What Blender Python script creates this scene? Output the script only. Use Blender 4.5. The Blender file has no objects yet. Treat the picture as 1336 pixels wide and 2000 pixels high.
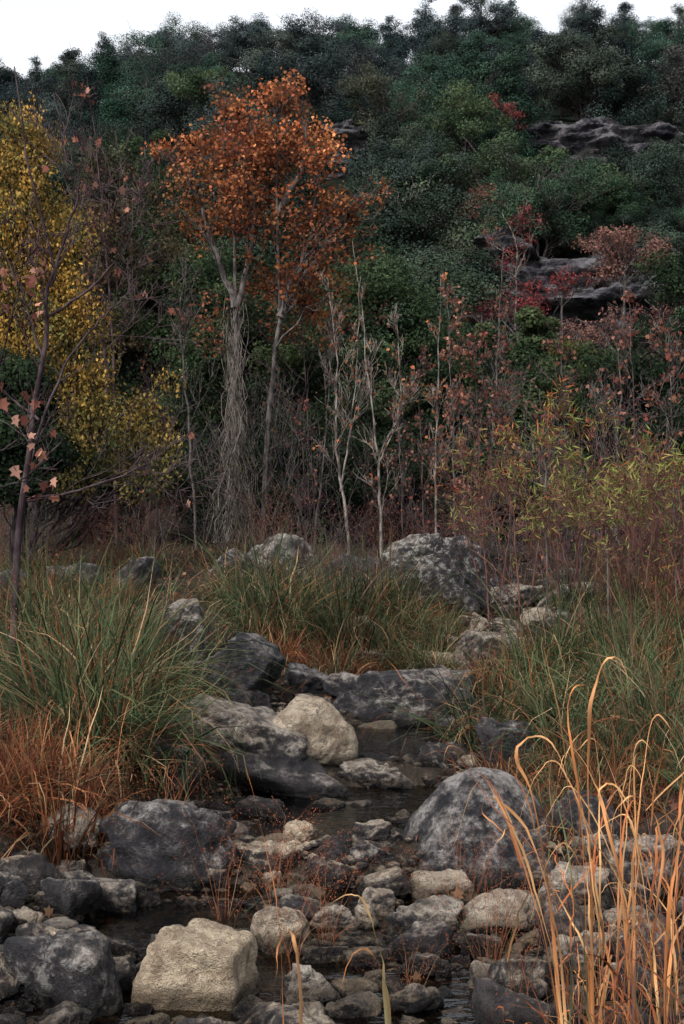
import bpy, math, numpy as np
from mathutils import Vector
rng=np.random.default_rng(7)
COL=bpy.context.scene.collection
F=2777.8
def X(px,d): return (px-668)/F*d
def Z(row,d): return 1.6-(row-1000)/F*d
def W(px,row,d): return np.array([X(px,d),d,Z(row,d)])
def h3(i,j,k,s):
    n=(i*374761393+j*668265263+k*1274126177+s*974634777)&0xffffffff
    n=((n^(n>>13))*1274126177)&0xffffffff
    return ((n^(n>>16))&0xffff)/65535.0
def vn(p,s=0):
    p=np.asarray(p,float); f=np.floor(p).astype(np.int64); t=p-f; t=t*t*(3-2*t)
    r=0
    for a in (0,1):
        wa=t[...,0] if a else 1-t[...,0]
        for b in (0,1):
            wb=t[...,1] if b else 1-t[...,1]
            for c in (0,1):
                wc=t[...,2] if c else 1-t[...,2]
                r=r+wa*wb*wc*h3(f[...,0]+a,f[...,1]+b,f[...,2]+c,s)
    return r*2-1
def fbm(p,o=4,s=0,g=.5):
    r=0;a=1;q=np.asarray(p,float)
    for i in range(o):
        r=r+a*vn(q,s+i*17); q=q*2.03+3.1; a*=g
    return r
def sm(a,b,x):
    t=np.clip((x-a)/(b-a),0,1); return t*t*(3-2*t)
BD=[-60,0,4,6.2,6.45,6.7,7.8,8.05,8.3,9.5,9.8,12,15,20,30,34,40,50,60,80,100,115,125,160,400]
BZ=[-.1,-.06,-.06,-.05,.1,.0,.02,.19,.09,.1,.24,.38,.58,.85,1.0,1.2,2.5,5.5,9,19,29.5,37.6,38.6,34,20]
CD=[4.4,6,7,8,9.5,11,13,16,40]
CP=[668,640,650,740,740,780,960,1000,1000]
CH=[900,640,260,150,150,120,80,70,0]
POOLS=[(X(330,5.65),5.65,.36,.24),(X(640,7.0),7.05,.3,.18),(X(810,7.7),7.6,.2,.4),(X(790,9.0),9.0,.34,.45),(X(720,5.75),5.8,.2,.12),(X(560,5.0),5.0,.1,.25)]
def poolness(x,y):
    r=np.zeros_like(np.asarray(x,float))
    for a,b,c,e in POOLS:
        q=((x-a)/c)**2+((y-b)/e)**2
        r=np.maximum(r,1-sm(.6,1.5,q))
    return r
def channel(x,y):
    yy=np.maximum(y,3.)
    px=x/yy*F+668
    return (np.abs(px-np.interp(y,CD,CP))-np.interp(y,CD,CH))/F*yy
def ground(x,y):
    x=np.asarray(x,float);y=np.asarray(y,float)
    z=np.interp(y,BD,BZ)
    rf=np.interp(x,[-60,-28,-15,0,12,20,28,60],[.85,.885,.95,1.,1.,.975,.99,1.])
    z=np.where(y>36,z*(1+(rf-1)*sm(36,90,y)),z)
    c=channel(x,y)
    bank=sm(0,.7,c)*.22+sm(.5,3,c)*.15
    z=z+bank*(1-sm(14,26,y))
    p=np.stack([x,y,0*x],-1)
    nr=1-sm(12,24,y)
    z=z+fbm(p*3.0,4,3)*.035*nr+fbm(p*.5,3,9)*.08*(1-.7*nr)
    z=z-poolness(x,y)*.07
    hill=sm(40,60,y)
    z=z+hill*fbm(p*.09,4,21)*1.1
    z=z+3.6*sm(57.6,58.6,y)*(1-sm(60,82,y))*sm(3,6,x)
    z=z+2.6*sm(87.6,88.6,y)*(1-sm(90,106,y))*sm(9,12,x)
    return z
def gp(px,row):
    ds=np.arange(3.3,34,.03); x=(px-668)/F*ds
    r=1000+(1.6-ground(x,ds))/ds*F
    i=np.argmax(r<=row); d=ds[i]
    return X(px,d),d,float(ground(X(px,d),d))
def mk(name,V,Fs,cols=None,smooth=False,mat=None,link=True):
    V=np.asarray(V,np.float32)
    me=bpy.data.meshes.new(name)
    if isinstance(Fs,np.ndarray): Fs=[Fs]
    me.vertices.add(len(V)); me.vertices.foreach_set("co",V.ravel())
    li=np.concatenate([f.ravel() for f in Fs]).astype(np.int32)
    tot=np.concatenate([np.full(len(f),f.shape[1]) for f in Fs]).astype(np.int32)
    st=np.concatenate([[0],np.cumsum(tot)[:-1]]).astype(np.int32)
    me.loops.add(len(li)); me.loops.foreach_set("vertex_index",li)
    me.polygons.add(len(tot)); me.polygons.foreach_set("loop_start",st)
    me.update(calc_edges=True)
    if cols is not None:
        a=me.color_attributes.new(name="Col",type='FLOAT_COLOR',domain='POINT')
        c=np.ones((len(V),4),np.float32); c[:,:3]=cols
        a.data.foreach_set("color",c.ravel())
    if smooth: me.polygons.foreach_set("use_smooth",np.ones(len(tot),bool))
    if mat: me.materials.append(mat)
    o=bpy.data.objects.new(name,me)
    if link: COL.objects.link(o)
    return o
def meta(o,label,cat,group=None,kind=None):
    o["label"]=label;o["category"]=cat
    if group:o["group"]=group
    if kind:o["kind"]=kind
    return o
def struct(o): o["kind"]="structure"; return o
def empty(name,loc):
    e=bpy.data.objects.new(name,None); e.location=loc; e.empty_display_size=.2
    COL.objects.link(e); return e
def tubes(polys,k=5):
    by={}
    for p,r in polys: by.setdefault(len(p),[]).append((p,r))
    Vs=[];Fs=[];off=0
    for n,L in by.items():
        P=np.array([a for a,_ in L]);R=np.array([b for _,b in L])
        T=np.gradient(P,axis=1);T/=np.linalg.norm(T,axis=2,keepdims=True)+1e-9
        ref=np.array([.37,.91,.17])
        U=np.cross(T,ref);U/=np.linalg.norm(U,axis=2,keepdims=True)+1e-9
        Vv=np.cross(T,U)
        a=np.arange(k)*2*math.pi/k
        ring=P[:,:,None,:]+R[:,:,None,None]*(np.cos(a)[None,None,:,None]*U[:,:,None,:]+np.sin(a)[None,None,:,None]*Vv[:,:,None,:])
        B=len(L);Vs.append(ring.reshape(-1,3))
        b,i,j=np.meshgrid(np.arange(B),np.arange(n-1),np.arange(k),indexing='ij')
        base=off+b*n*k
        j2=(j+1)%k
        Fs.append(np.stack([base+i*k+j,base+i*k+j2,base+(i+1)*k+j2,base+(i+1)*k+j],-1).reshape(-1,4))
        off+=B*n*k
    return np.concatenate(Vs),np.concatenate(Fs)
def nrm(v): return v/(np.linalg.norm(v,axis=-1,keepdims=True)+1e-9)
T_DIA=np.array([[0,0,0],[.5,.28,.08],[1,0,0],[.5,-.28,.08]])
T_LAN=np.array([[0,0,0],[.4,.07,.02],[1,0,-.08],[.4,-.07,.02]])
T_MAP=np.array([[0,0,0],[.1,.42,.02],[.35,.28,.04],[.55,.5,.1],[.6,.2,.03],[1,0,-.05],[.6,-.2,.03],[.55,-.5,.1],[.35,-.28,.04],[.1,-.42,.02]])
T_SPR=np.array([[0,0,0],[.35,.22,.1],[.8,.3,.0],[.65,.05,.1],[1,-.1,.0],[.5,-.3,.1]])
def leaves(name,pos,size,cols,T,rg,mat,bias=(0,0,0),link=True,nd_=None,nk=.55):
    N=len(pos)
    if nd_ is None:
        a=nrm(rg.normal(size=(N,3))+np.array(bias)); n=nrm(np.cross(a,rg.normal(size=(N,3)))); b=np.cross(n,a)
    else:
        n=nrm(nrm(nd_)+rg.normal(size=(N,3))*nk); a=nrm(np.cross(n,rg.normal(size=(N,3)))); b=np.cross(n,a)
    s=np.broadcast_to(size,(N,))[:,None,None]
    V=pos[:,None,:]+s*(T[None,:,0:1]*a[:,None]+T[None,:,1:2]*b[:,None]+T[None,:,2:3]*n[:,None])
    m=len(T)
    Fc=np.arange(N*m).reshape(N,m)
    return mk(name,V.reshape(-1,3),Fc,np.repeat(cols,m,0),mat=mat,link=link)
# ---------------- materials
def newmat(name):
    m=bpy.data.materials.new(name);m.use_nodes=True;nt=m.node_tree;nt.nodes.clear()
    return m,nt,nt.nodes,nt.links
def nd(N,t,**k):
    n=N.new(t)
    for a,b in k.items(): setattr(n,a,b)
    return n
def noise(N,L,vec,scale,detail=6,rough=.6):
    n=N.new('ShaderNodeTexNoise');n.inputs['Scale'].default_value=scale;n.inputs['Detail'].default_value=detail;n.inputs['Roughness'].default_value=rough
    if vec is not None:L.new(vec,n.inputs['Vector'])
    return n.outputs['Fac']
def math_(N,L,op,a,b=None,clamp=False):
    n=N.new('ShaderNodeMath');n.operation=op;n.use_clamp=clamp
    for i,v in enumerate((a,b)):
        if v is None: continue
        if isinstance(v,(int,float)):n.inputs[i].default_value=v
        else:L.new(v,n.inputs[i])
    return n.outputs[0]
def mixc(N,L,f,a,b,bt='MIX'):
    n=N.new('ShaderNodeMix');n.data_type='RGBA';n.blend_type=bt
    for i,v in ((0,f),(6,a),(7,b)):
        if isinstance(v,(int,float)):n.inputs[i].default_value=v
        elif isinstance(v,tuple):n.inputs[i].default_value=(*v,1)
        else:L.new(v,n.inputs[i])
    return n.outputs[2]
def ramp(N,L,f,a,b):
    n=N.new('ShaderNodeMapRange');n.inputs[1].default_value=a;n.inputs[2].default_value=b;n.interpolation_type='SMOOTHSTEP'
    L.new(f,n.inputs[0]);return n.outputs[0]
def bump(N,L,h,st,dist):
    n=N.new('ShaderNodeBump');n.inputs['Strength'].default_value=st;n.inputs['Distance'].default_value=dist;L.new(h,n.inputs['Height']);return n.outputs[0]
def foliage_mat(name,trans=.25,nscale=3):
    m,nt,N,L=newmat(name)
    at=nd(N,'ShaderNodeAttribute',attribute_name="Col");oi=N.new('ShaderNodeObjectInfo')
    geo=N.new('ShaderNodeNewGeometry')
    c=mixc(N,L,1.0,at.outputs['Color'],oi.outputs['Color'],'MULTIPLY')
    nz=ramp(N,L,noise(N,L,geo.outputs['Position'],nscale,2),.25,.75)
    c=mixc(N,L,nz,mixc(N,L,1.,c,(.6,.6,.64),'MULTIPLY'),mixc(N,L,1.,c,(1.25,1.2,1.1),'MULTIPLY'))
    p=N.new('ShaderNodeBsdfDiffuse');L.new(c,p.inputs[0]);s=p.outputs[0]
    if trans:
        t=N.new('ShaderNodeBsdfTranslucent');L.new(c,t.inputs[0])
        mx=N.new('ShaderNodeMixShader');mx.inputs[0].default_value=trans;L.new(s,mx.inputs[1]);L.new(t.outputs[0],mx.inputs[2]);s=mx.outputs[0]
    o=N.new('ShaderNodeOutputMaterial');L.new(s,o.inputs[0]);return m
M_LEAF=foliage_mat("leaf_foliage",.25);M_HILL=foliage_mat("evergreen_foliage",0,.3);M_GRASS=foliage_mat("grass_blades",.2,2)
def bark_mat(name,a,b,sc):
    m,nt,N,L=newmat(name);geo=N.new('ShaderNodeNewGeometry')
    mp=N.new('ShaderNodeMapping');mp.inputs['Scale'].default_value=(1,1,.35);L.new(geo.outputs['Position'],mp.inputs[0])
    n1=noise(N,L,mp.outputs[0],sc,4,.65)
    c=mixc(N,L,ramp(N,L,n1,.38,.62),a,b)
    p=N.new('ShaderNodeBsdfDiffuse')
    L.new(c,p.inputs[0]);L.new(bump(N,L,n1,.6,.02),p.inputs['Normal'])
    o=N.new('ShaderNodeOutputMaterial');L.new(p.outputs[0],o.inputs[0]);return m
M_BARK=bark_mat("grey_bark",(.03,.026,.026),(.105,.092,.088),16)
M_PALE=bark_mat("pale_bark",(.045,.038,.036),(.20,.175,.155),14)
M_DARK=bark_mat("dark_bark",(.010,.008,.009),(.035,.028,.029),14)
M_TWIG=bark_mat("twig_bark",(.022,.015,.018),(.072,.053,.055),8)
M_RED=bark_mat("red_twig_bark",(.045,.022,.02),(.12,.06,.048),8)
def rock_mat():
    m,nt,N,L=newmat("river_limestone");geo=N.new('ShaderNodeNewGeometry');oi=N.new('ShaderNodeObjectInfo')
    P=geo.outputs['Position']
    n1=noise(N,L,P,3.5,8,.65);n2=noise(N,L,P,42,6,.75);n3=noise(N,L,P,12,6,.65)
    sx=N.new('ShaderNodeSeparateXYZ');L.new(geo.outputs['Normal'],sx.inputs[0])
    sp=N.new('ShaderNodeSeparateXYZ');L.new(P,sp.inputs[0])
    sc=N.new('ShaderNodeSeparateColor');L.new(oi.outputs['Color'],sc.inputs[0])
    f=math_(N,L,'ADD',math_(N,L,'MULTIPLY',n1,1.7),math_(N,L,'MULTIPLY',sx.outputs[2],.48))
    f=math_(N,L,'ADD',f,math_(N,L,'MULTIPLY',n2,1.3))
    f=math_(N,L,'ADD',f,math_(N,L,'MULTIPLY',n3,.9))
    f=math_(N,L,'ADD',f,math_(N,L,'MULTIPLY',sc.outputs[0],1.1))
    f=ramp(N,L,f,2.32,2.9)
    pale=mixc(N,L,sc.outputs[1],(.285,.27,.262),(.50,.405,.285))
    pale=mixc(N,L,ramp(N,L,n3,.38,.62),mixc(N,L,1.,pale,(.48,.44,.42),'MULTIPLY'),pale)
    dark=mixc(N,L,ramp(N,L,n3,.38,.65),(.008,.008,.011),(.042,.039,.045))
    brn=mixc(N,L,sc.outputs[1],dark,mixc(N,L,1.,dark,(1.35,1.1,.9),'MULTIPLY'))
    c=mixc(N,L,f,brn,pale)
    v=N.new('ShaderNodeTexVoronoi');v.inputs['Scale'].default_value=38
    wv=N.new('ShaderNodeVectorMath');wv.operation='ADD';nn=N.new('ShaderNodeTexNoise');nn.inputs['Scale'].default_value=9;nn.inputs['Detail'].default_value=3;L.new(P,nn.inputs['Vector']);L.new(P,wv.inputs[0]);L.new(nn.outputs['Color'],wv.inputs[1]);L.new(wv.outputs[0],v.inputs['Vector'])
    pit=ramp(N,L,v.outputs['Distance'],.08,.42)
    pm=math_(N,L,'MULTIPLY',math_(N,L,'SUBTRACT',1.,pit),ramp(N,L,n1,.42,.6))
    c=mixc(N,L,math_(N,L,'MULTIPLY',pm,.75),c,(.025,.02,.02))
    mpc=N.new('ShaderNodeMapping');mpc.inputs['Scale'].default_value=(1,1,2.2);mpc.inputs['Rotation'].default_value=(.3,.2,.4);L.new(P,mpc.inputs[0])
    nc=noise(N,L,mpc.outputs[0],4.5,5,.55)
    cr=math_(N,L,'SUBTRACT',1.,ramp(N,L,math_(N,L,'ABSOLUTE',math_(N,L,'SUBTRACT',nc,.5)),.0,.012))
    cr=math_(N,L,'MULTIPLY',cr,ramp(N,L,n3,.45,.6))
    c=mixc(N,L,math_(N,L,'MULTIPLY',cr,.55),c,(.015,.013,.012))
    lf=math_(N,L,'MULTIPLY',ramp(N,L,math_(N,L,'ADD',math_(N,L,'MULTIPLY',n3,.7),math_(N,L,'MULTIPLY',n2,.5)),.62,.70),sc.outputs[2])
    c=mixc(N,L,lf,c,(.30,.30,.28))
    lv=math_(N,L,'ADD',math_(N,L,'MULTIPLY',math_(N,L,'GREATER_THAN',sp.outputs[1],6.45),.09),math_(N,L,'MULTIPLY',math_(N,L,'GREATER_THAN',sp.outputs[1],8.07),.085))
    hz=math_(N,L,'SUBTRACT',sp.outputs[2],math_(N,L,'SUBTRACT',lv,.02))
    hz=math_(N,L,'ADD',hz,math_(N,L,'MULTIPLY',n3,-.09))
    wet=math_(N,L,'MULTIPLY',math_(N,L,'SUBTRACT',1.,ramp(N,L,hz,-.02,.03)),math_(N,L,'LESS_THAN',sp.outputs[1],9.8))
    c=mixc(N,L,wet,c,mixc(N,L,1.,c,(.3,.28,.25),'MULTIPLY'))
    p=N.new('ShaderNodeBsdfPrincipled');L.new(c,p.inputs['Base Color']);p.inputs['Specular IOR Level'].default_value=.3
    rr=math_(N,L,'ADD',math_(N,L,'MULTIPLY',f,.3),.55)
    L.new(math_(N,L,'SUBTRACT',rr,math_(N,L,'MULTIPLY',wet,.35)),p.inputs['Roughness'])
    h=math_(N,L,'ADD',math_(N,L,'MULTIPLY',n2,.6),math_(N,L,'ADD',math_(N,L,'MULTIPLY',pit,.25),math_(N,L,'MULTIPLY',n3,1.4)))
    h=math_(N,L,'SUBTRACT',h,math_(N,L,'MULTIPLY',cr,.3))
    L.new(bump(N,L,h,1.,.065),p.inputs['Normal'])
    o=N.new('ShaderNodeOutputMaterial');L.new(p.outputs[0],o.inputs[0]);return m
M_ROCK=rock_mat()
def cliff_mat():
    m,nt,N,L=newmat("layered_limestone");geo=N.new('ShaderNodeNewGeometry');P=geo.outputs['Position']
    mp=N.new('ShaderNodeMapping');mp.inputs['Scale'].default_value=(.6,.6,2.6);L.new(P,mp.inputs[0])
    n1=noise(N,L,mp.outputs[0],1.3,8,.75);n2=noise(N,L,P,.7,6,.65);n3=noise(N,L,P,5,5,.7)
    f=math_(N,L,'ADD',n1,math_(N,L,'MULTIPLY',n2,.8))
    c=mixc(N,L,ramp(N,L,f,.78,1.08),(.022,.022,.028),(.135,.128,.138))
    c=mixc(N,L,math_(N,L,'MULTIPLY',ramp(N,L,n3,.55,.75),.5),c,(.2,.19,.195))
    p=N.new('ShaderNodeBsdfDiffuse');L.new(c,p.inputs[0])
    L.new(bump(N,L,math_(N,L,'ADD',n1,n3),1.,.25),p.inputs['Normal'])
    o=N.new('ShaderNodeOutputMaterial');L.new(p.outputs[0],o.inputs[0]);return m
M_CLIFF=cliff_mat()
def ground_mat(name,a,b,c3,s,bd):
    m,nt,N,L=newmat(name);geo=N.new('ShaderNodeNewGeometry');P=geo.outputs['Position']
    n1=noise(N,L,P,s,8,.7);n2=noise(N,L,P,s*9,5,.7)
    c=mixc(N,L,ramp(N,L,n1,.35,.65),a,b);c=mixc(N,L,ramp(N,L,n2,.52,.7),c,c3)
    p=N.new('ShaderNodeBsdfDiffuse');L.new(c,p.inputs[0])
    L.new(bump(N,L,math_(N,L,'ADD',n1,n2),.9,bd),p.inputs['Normal'])
    o=N.new('ShaderNodeOutputMaterial');L.new(p.outputs[0],o.inputs[0]);return m
M_GROUND=ground_mat("creek_bank_soil",(.012,.010,.009),(.035,.028,.023),(.07,.055,.042),3,.03)
M_HSOIL=ground_mat("wooded_hill_soil",(.006,.009,.007),(.014,.019,.014),(.025,.028,.022),.8,.2)
def water_mat():
    m,nt,N,L=newmat("creek_water");geo=N.new('ShaderNodeNewGeometry')
    mp=N.new('ShaderNodeMapping');mp.inputs['Scale'].default_value=(1,2.2,1);L.new(geo.outputs['Position'],mp.inputs[0])
    nn=noise(N,L,mp.outputs[0],9,3,.5);bp=bump(N,L,nn,.3,.02)
    tr=N.new('ShaderNodeBsdfTransparent');tr.inputs[0].default_value=(.5,.44,.34,1)
    gl=N.new('ShaderNodeBsdfGlossy');gl.inputs['Roughness'].default_value=.04;gl.inputs[0].default_value=(.85,.87,.9,1);L.new(bp,gl.inputs['Normal'])
    fr=N.new('ShaderNodeFresnel');fr.inputs[0].default_value=1.33;L.new(bp,fr.inputs['Normal'])
    mx=N.new('ShaderNodeMixShader');L.new(fr.outputs[0],mx.inputs[0]);L.new(tr.outputs[0],mx.inputs[1]);L.new(gl.outputs[0],mx.inputs[2])
    o=N.new('ShaderNodeOutputMaterial');L.new(mx.outputs[0],o.inputs[0]);return m
M_WATER=water_mat()
# ---------------- terrain
def gridmesh(name,xs,ys,mat):
    Xg,Yg=np.meshgrid(xs,ys);Zg=ground(Xg,Yg)
    V=np.stack([Xg,Yg,Zg],-1).reshape(-1,3);nx=len(xs);ny=len(ys)
    j,i=np.meshgrid(np.arange(ny-1),np.arange(nx-1),indexing='ij');b=j*nx+i
    return struct(mk(name,V,np.stack([b,b+1,b+nx+1,b+nx],-1).reshape(-1,4),smooth=True,mat=mat))
half=np.concatenate([np.arange(0,5,.05),np.arange(5,12,.15),np.arange(12,40,1.),np.geomspace(40,320,14)])
xs=np.concatenate([-half[:0:-1],half])
ys=np.concatenate([np.linspace(-60,2,14),np.arange(2.5,11,.05),np.arange(11,20,.12),np.linspace(20,36.,34)])
gridmesh("ground",xs,ys,M_GROUND)
h2=np.concatenate([np.arange(0,45,.6),np.geomspace(46,320,20)])
gridmesh("hill",np.concatenate([-h2[:0:-1],h2]),np.concatenate([np.arange(36,57,.7),np.arange(57,60,.25),np.arange(60,87,.8),np.arange(87,90,.25),np.arange(90,126,.9),np.geomspace(127,400,20)]),M_HSOIL)
def pool(x0,x1,y0,y1,z):
    V=np.array([[x0,y0,z],[x1,y0,z],[x1,y1,z],[x0,y1,z]])
    struct(mk("water",V,np.array([[0,1,2,3]]),mat=M_WATER))
pool(-3.4,3.4,3.2,6.42,-.03);pool(-1.4,1.6,6.46,8.04,.068);pool(-1.2,1.3,8.1,9.75,.155)
# ---------------- rocks
import bmesh
ICO={}
def ico(s):
    if s not in ICO:
        bm=bmesh.new();bmesh.ops.create_icosphere(bm,subdivisions=s,radius=1)
        v=np.array([x.co[:] for x in bm.verts]);f=np.array([[w.index for w in q.verts] for q in bm.faces]);bm.free();ICO[s]=(nrm(v),f)
    return ICO[s]
def rockshape(seed,w,dp,h,sub=5,block=10,npl=9,tilt=0,rough=1.,box=False,dome=False):
    r=np.random.default_rng(seed);D,f=ico(sub)
    if box:
        a=r.uniform(-.35,.35);n=np.array([[math.cos(a),math.sin(a),.12],[-math.cos(a),-math.sin(a),.2],[math.sin(a),-math.cos(a),.1],[-math.sin(a),math.cos(a),.1],[.05,-.08,1],[0,0,-1]])
        n=np.vstack([n+r.normal(size=n.shape)*.08,r.normal(size=(3,3))]);n=nrm(n);dist=np.append(r.uniform(.56,.66,6),r.uniform(.78,.9,3))
    elif dome:
        n=nrm(np.array([[-1,-.5,.75],[.9,-.4,.55],[0,-1,.25],[0,0,-1],[-.3,.8,.4]])+r.normal(size=(5,3))*.1);dist=np.array([.78,.82,.8,.55,.8])
    else:
        n=nrm(r.normal(size=(npl,3))*[1,1,.7]);dist=r.uniform(.42,.9,npl)
        n=np.vstack([n,nrm(np.array([r.normal()*.25,r.normal()*.25,1])),[0,0,-1]]);dist=np.append(dist,[r.uniform(.5,.72),.7])
    q=np.maximum(D@n.T,0)/dist
    bl=block*(1.8 if box else 2.7)
    R=((q**bl).sum(1)+.95**bl)**(-1/bl)
    V=D*R[:,None]
    V=V*np.array([w,dp,h])/np.ptp(V,axis=0)
    m=min(w,dp,h)
    wp=V/m
    big=fbm(wp*1.2+seed*7.3,3,seed);fine=fbm(wp*5+seed,5,seed+5,.6)
    rid=1-np.abs(vn(wp*1.9+seed*3+fbm(wp*2,2,seed)[:,None]*.3,seed+9))*2
    st=np.tanh(vn(np.stack([wp[:,0]*.5,wp[:,1]*.5,wp[:,2]*3.2+wp[:,0]*.4],-1)+seed,seed+2)*3)
    V=V+D*((big*(.06 if (box or dome) else .11)+fine*.052*rough+st*.034*rough-np.maximum(rid-.8,0)*.4*rough)*m)[:,None]
    if tilt:
        c,s=math.cos(tilt),math.sin(tilt);V=V@np.array([[c,0,s],[0,1,0],[-s,0,c]]).T
    V=V-(V.max(0)+V.min(0))/2
    V=V*np.array([w,dp,h])/np.ptp(V,axis=0)
    return V,f
def hero(x0,x1,r0,r1,pale,tan,lich,label,tilt=0,block=10,depth=.8,seed=0,rough=1.,sink=.12,name="boulder",box=False,dome=False):
    px=(x0+x1)/2;x,d,z=gp(px,r1)
    w=(x1-x0)/F*d; dp=w*depth; dc=d+dp*.42
    w=(x1-x0)/F*dc*1.03
    ztop=Z(r0,dc+dp*.1);zb=Z(r1,d)-.02
    h=max(ztop-zb,.04)*(1+sink)
    V,f=rockshape(seed or int(px*7+r1),w,dp,h,5,block,9,tilt,rough,box,dome)
    o=mk(name,V,f,smooth=True,mat=M_ROCK)
    o.location=(X(px,dc),dc,ztop-h/2);o.color=(pale,tan,lich,1)
    meta(o,label,"rock","rocks in the creek bed");ROCKS.append((X(px,dc),dc,max(w,dp)/2));return o
ROCKS=[]
hero(266,502,1803,1995,1.15,.9,0,"pale tan blocky limestone boulder beside a shallow pool",block=12,seed=111,depth=.75,rough=.6,box=True)
hero(8,242,1818,2000,.15,.3,.4,"dark round boulder speckled with pale flecks",block=6,seed=12,rough=.7)
hero(488,612,1764,1885,.5,.7,0,"rounded grey brown stone standing among cobbles",seed=13,block=7,rough=.6)
hero(543,667,1872,1988,.6,.35,.2,"grey pitted angular stone",seed=14,block=14)
hero(340,500,1785,1845,.55,.4,0,"flat grey limestone slab at the pool edge",seed=15,box=True)
hero(190,465,1550,1745,.1,.1,.1,"large dark slate coloured boulder above the pool",seed=16,block=8,depth=.9)
hero(425,592,1635,1722,.3,.8,.1,"dark boulder with a pale worn top edge",seed=17,depth=1.)
hero(553,622,1597,1652,1.0,.8,0,"small pale tan stone in the water",seed=18,tilt=.5)
hero(783,1100,1495,1722,.36,.05,0,"big smooth blue grey boulder with dark lower face",seed=193,block=3,depth=.9,rough=.35,dome=True)
hero(928,1052,1398,1535,.0,0,.1,"dark pointed boulder beside the bank",seed=20,block=14)
hero(300,600,1362,1535,.28,.4,.1,"weathered grey slab leaning toward the creek",seed=21,tilt=.5,depth=.8,box=True,rough=.9)
hero(400,690,1458,1582,.0,.3,0,"long dark smooth slab dipping into the water",seed=22,tilt=.35,block=6,depth=.6,rough=.5)
hero(512,697,1352,1512,1.0,.75,.05,"tan limestone boulder leaning over the creek",seed=231,tilt=.65,block=4,depth=.7,rough=.45)
hero(480,598,1420,1490,.55,.5,.2,"pale crumbly rock on the leaning slab",seed=24)
hero(688,778,1408,1462,.6,.6,0,"pale wedge shaped stone in midstream",seed=25,tilt=-.3)
hero(665,805,1482,1548,.3,.4,0,"low grey rock washed by the creek",seed=26)
hero(553,657,1296,1362,.05,.1,.05,"dark rounded rock below the grass",seed=27)
hero(648,945,1306,1425,.12,.25,.15,"broad dark boulder at the head of the pool",seed=28,block=9,depth=.6)
hero(385,556,1232,1378,.05,.1,.1,"dark slab sloping down to the creek",seed=29,tilt=.7,depth=.8,box=True)
hero(325,405,1168,1295,.4,.3,.3,"grey rough rock on the grassy bank",seed=30)
hero(885,1045,1232,1312,.3,.4,.1,"grey flat topped rock on the grassy bank",seed=31,box=True)
hero(450,642,1040,1160,.2,.2,.3,"weathered grey boulder under the trees",seed=320,block=4,depth=.8,dome=True)
hero(398,510,1070,1150,.05,.2,.25,"dark lichen covered boulder under the trees",seed=620,block=5,dome=True)
hero(640,780,1080,1170,-.1,.2,.25,"grey boulder behind the grass",seed=33,block=7)
hero(745,955,1040,1200,.18,.3,.7,"large boulder covered in white lichen",seed=34,block=7,depth=.7)
hero(215,312,1085,1158,.15,.2,.3,"grey rock at the edge of the wood",seed=35)
hero(85,205,1098,1160,.1,.2,.3,"grey rock at the edge of the wood",seed=36)
hero(-40,70,1110,1170,.05,.2,.3,"grey rock at the edge of the wood",seed=63)
hero(950,1062,1138,1192,.4,.4,.3,"pale broken rock on the dry bank",seed=37)
hero(915,965,1195,1235,.7,.5,.2,"small pale rock on the dry bank",seed=38)
hero(1050,1180,1135,1185,.3,.4,.2,"low grey rock on the dry bank",seed=39)
hero(1010,1090,1185,1225,.5,.5,.2,"pale broken rock on the dry bank",seed=70)
hero(960,1030,1205,1240,.3,.4,.2,"brown grey rock on the dry bank",seed=71)
hero(793,935,1703,1765,.95,.6,0,"pale flat elongated stone",seed=40,block=14,box=True)
hero(890,1062,1738,1835,.6,.6,.15,"pitted pale boulder with dark hollows",seed=41)
hero(755,905,1755,1852,.25,.4,.1,"grey rounded boulder in the creek bed",seed=42)
hero(598,702,1768,1830,.35,.5,0,"brown grey stone in the creek bed",seed=43)
hero(692,775,1728,1798,.6,.5,0,"pale rounded stone in the creek bed",seed=44)
hero(898,985,1818,1888,.1,.4,0,"dark angular stone in the creek bed",seed=45,block=14)
hero(905,980,1878,1945,.55,.5,0,"small grey stone in the creek bed",seed=46)
hero(945,1085,1858,2000,.3,.6,.1,"brown grey boulder behind dry reeds",seed=47)
hero(665,772,1845,1905,.25,.6,0,"flat brown stone in the creek bed",seed=48)
hero(0,92,1848,1905,.3,.5,0,"grey brown stone in the creek bed",seed=49)
hero(18,98,1773,1838,.55,.6,0,"pale rounded stone in the creek bed",seed=50)
hero(70,195,1708,1815,.05,.2,0,"dark rock beside the pool",seed=51)
hero(-60,60,1690,1790,.0,.3,.1,"dark rock under rusty grass",seed=81)
hero(1180,1345,1630,1765,.4,.4,0,"wide grey slab behind dry reeds",seed=52,box=True)
hero(1040,1205,1690,1795,.45,.4,0,"grey slab behind dry reeds",seed=53,block=14,box=True)
hero(618,702,1618,1682,.1,.5,0,"small dark stone in midstream",seed=54)
hero(680,795,1596,1655,.35,.6,0,"flat brown stone in midstream",seed=55)
hero(672,775,1640,1698,.3,.2,0,"grey rounded stone in midstream",seed=56)
hero(735,870,1915,2010,.25,.6,0,"flat brown grey stone",seed=57)
hero(590,745,1935,2030,.35,.5,.1,"rough brown grey stone",seed=58)
hero(1060,1200,1820,1930,.4,.5,.1,"pale grey boulder behind dry reeds",seed=59)
hero(1180,1360,1800,1920,.2,.4,.1,"dark grey boulder behind dry reeds",seed=60)
hero(185,285,1830,1900,.15,.6,.1,"brown grey stone in the creek bed",seed=61)
hero(1075,1240,1540,1670,.1,.2,.1,"dark boulder on the grassy bank",seed=64)
hero(600,705,1668,1745,.15,.6,.1,"grey brown stone in midstream",seed=65)
hero(850,960,1390,1450,.0,.2,.1,"dark rock at the water edge",seed=66)
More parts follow.
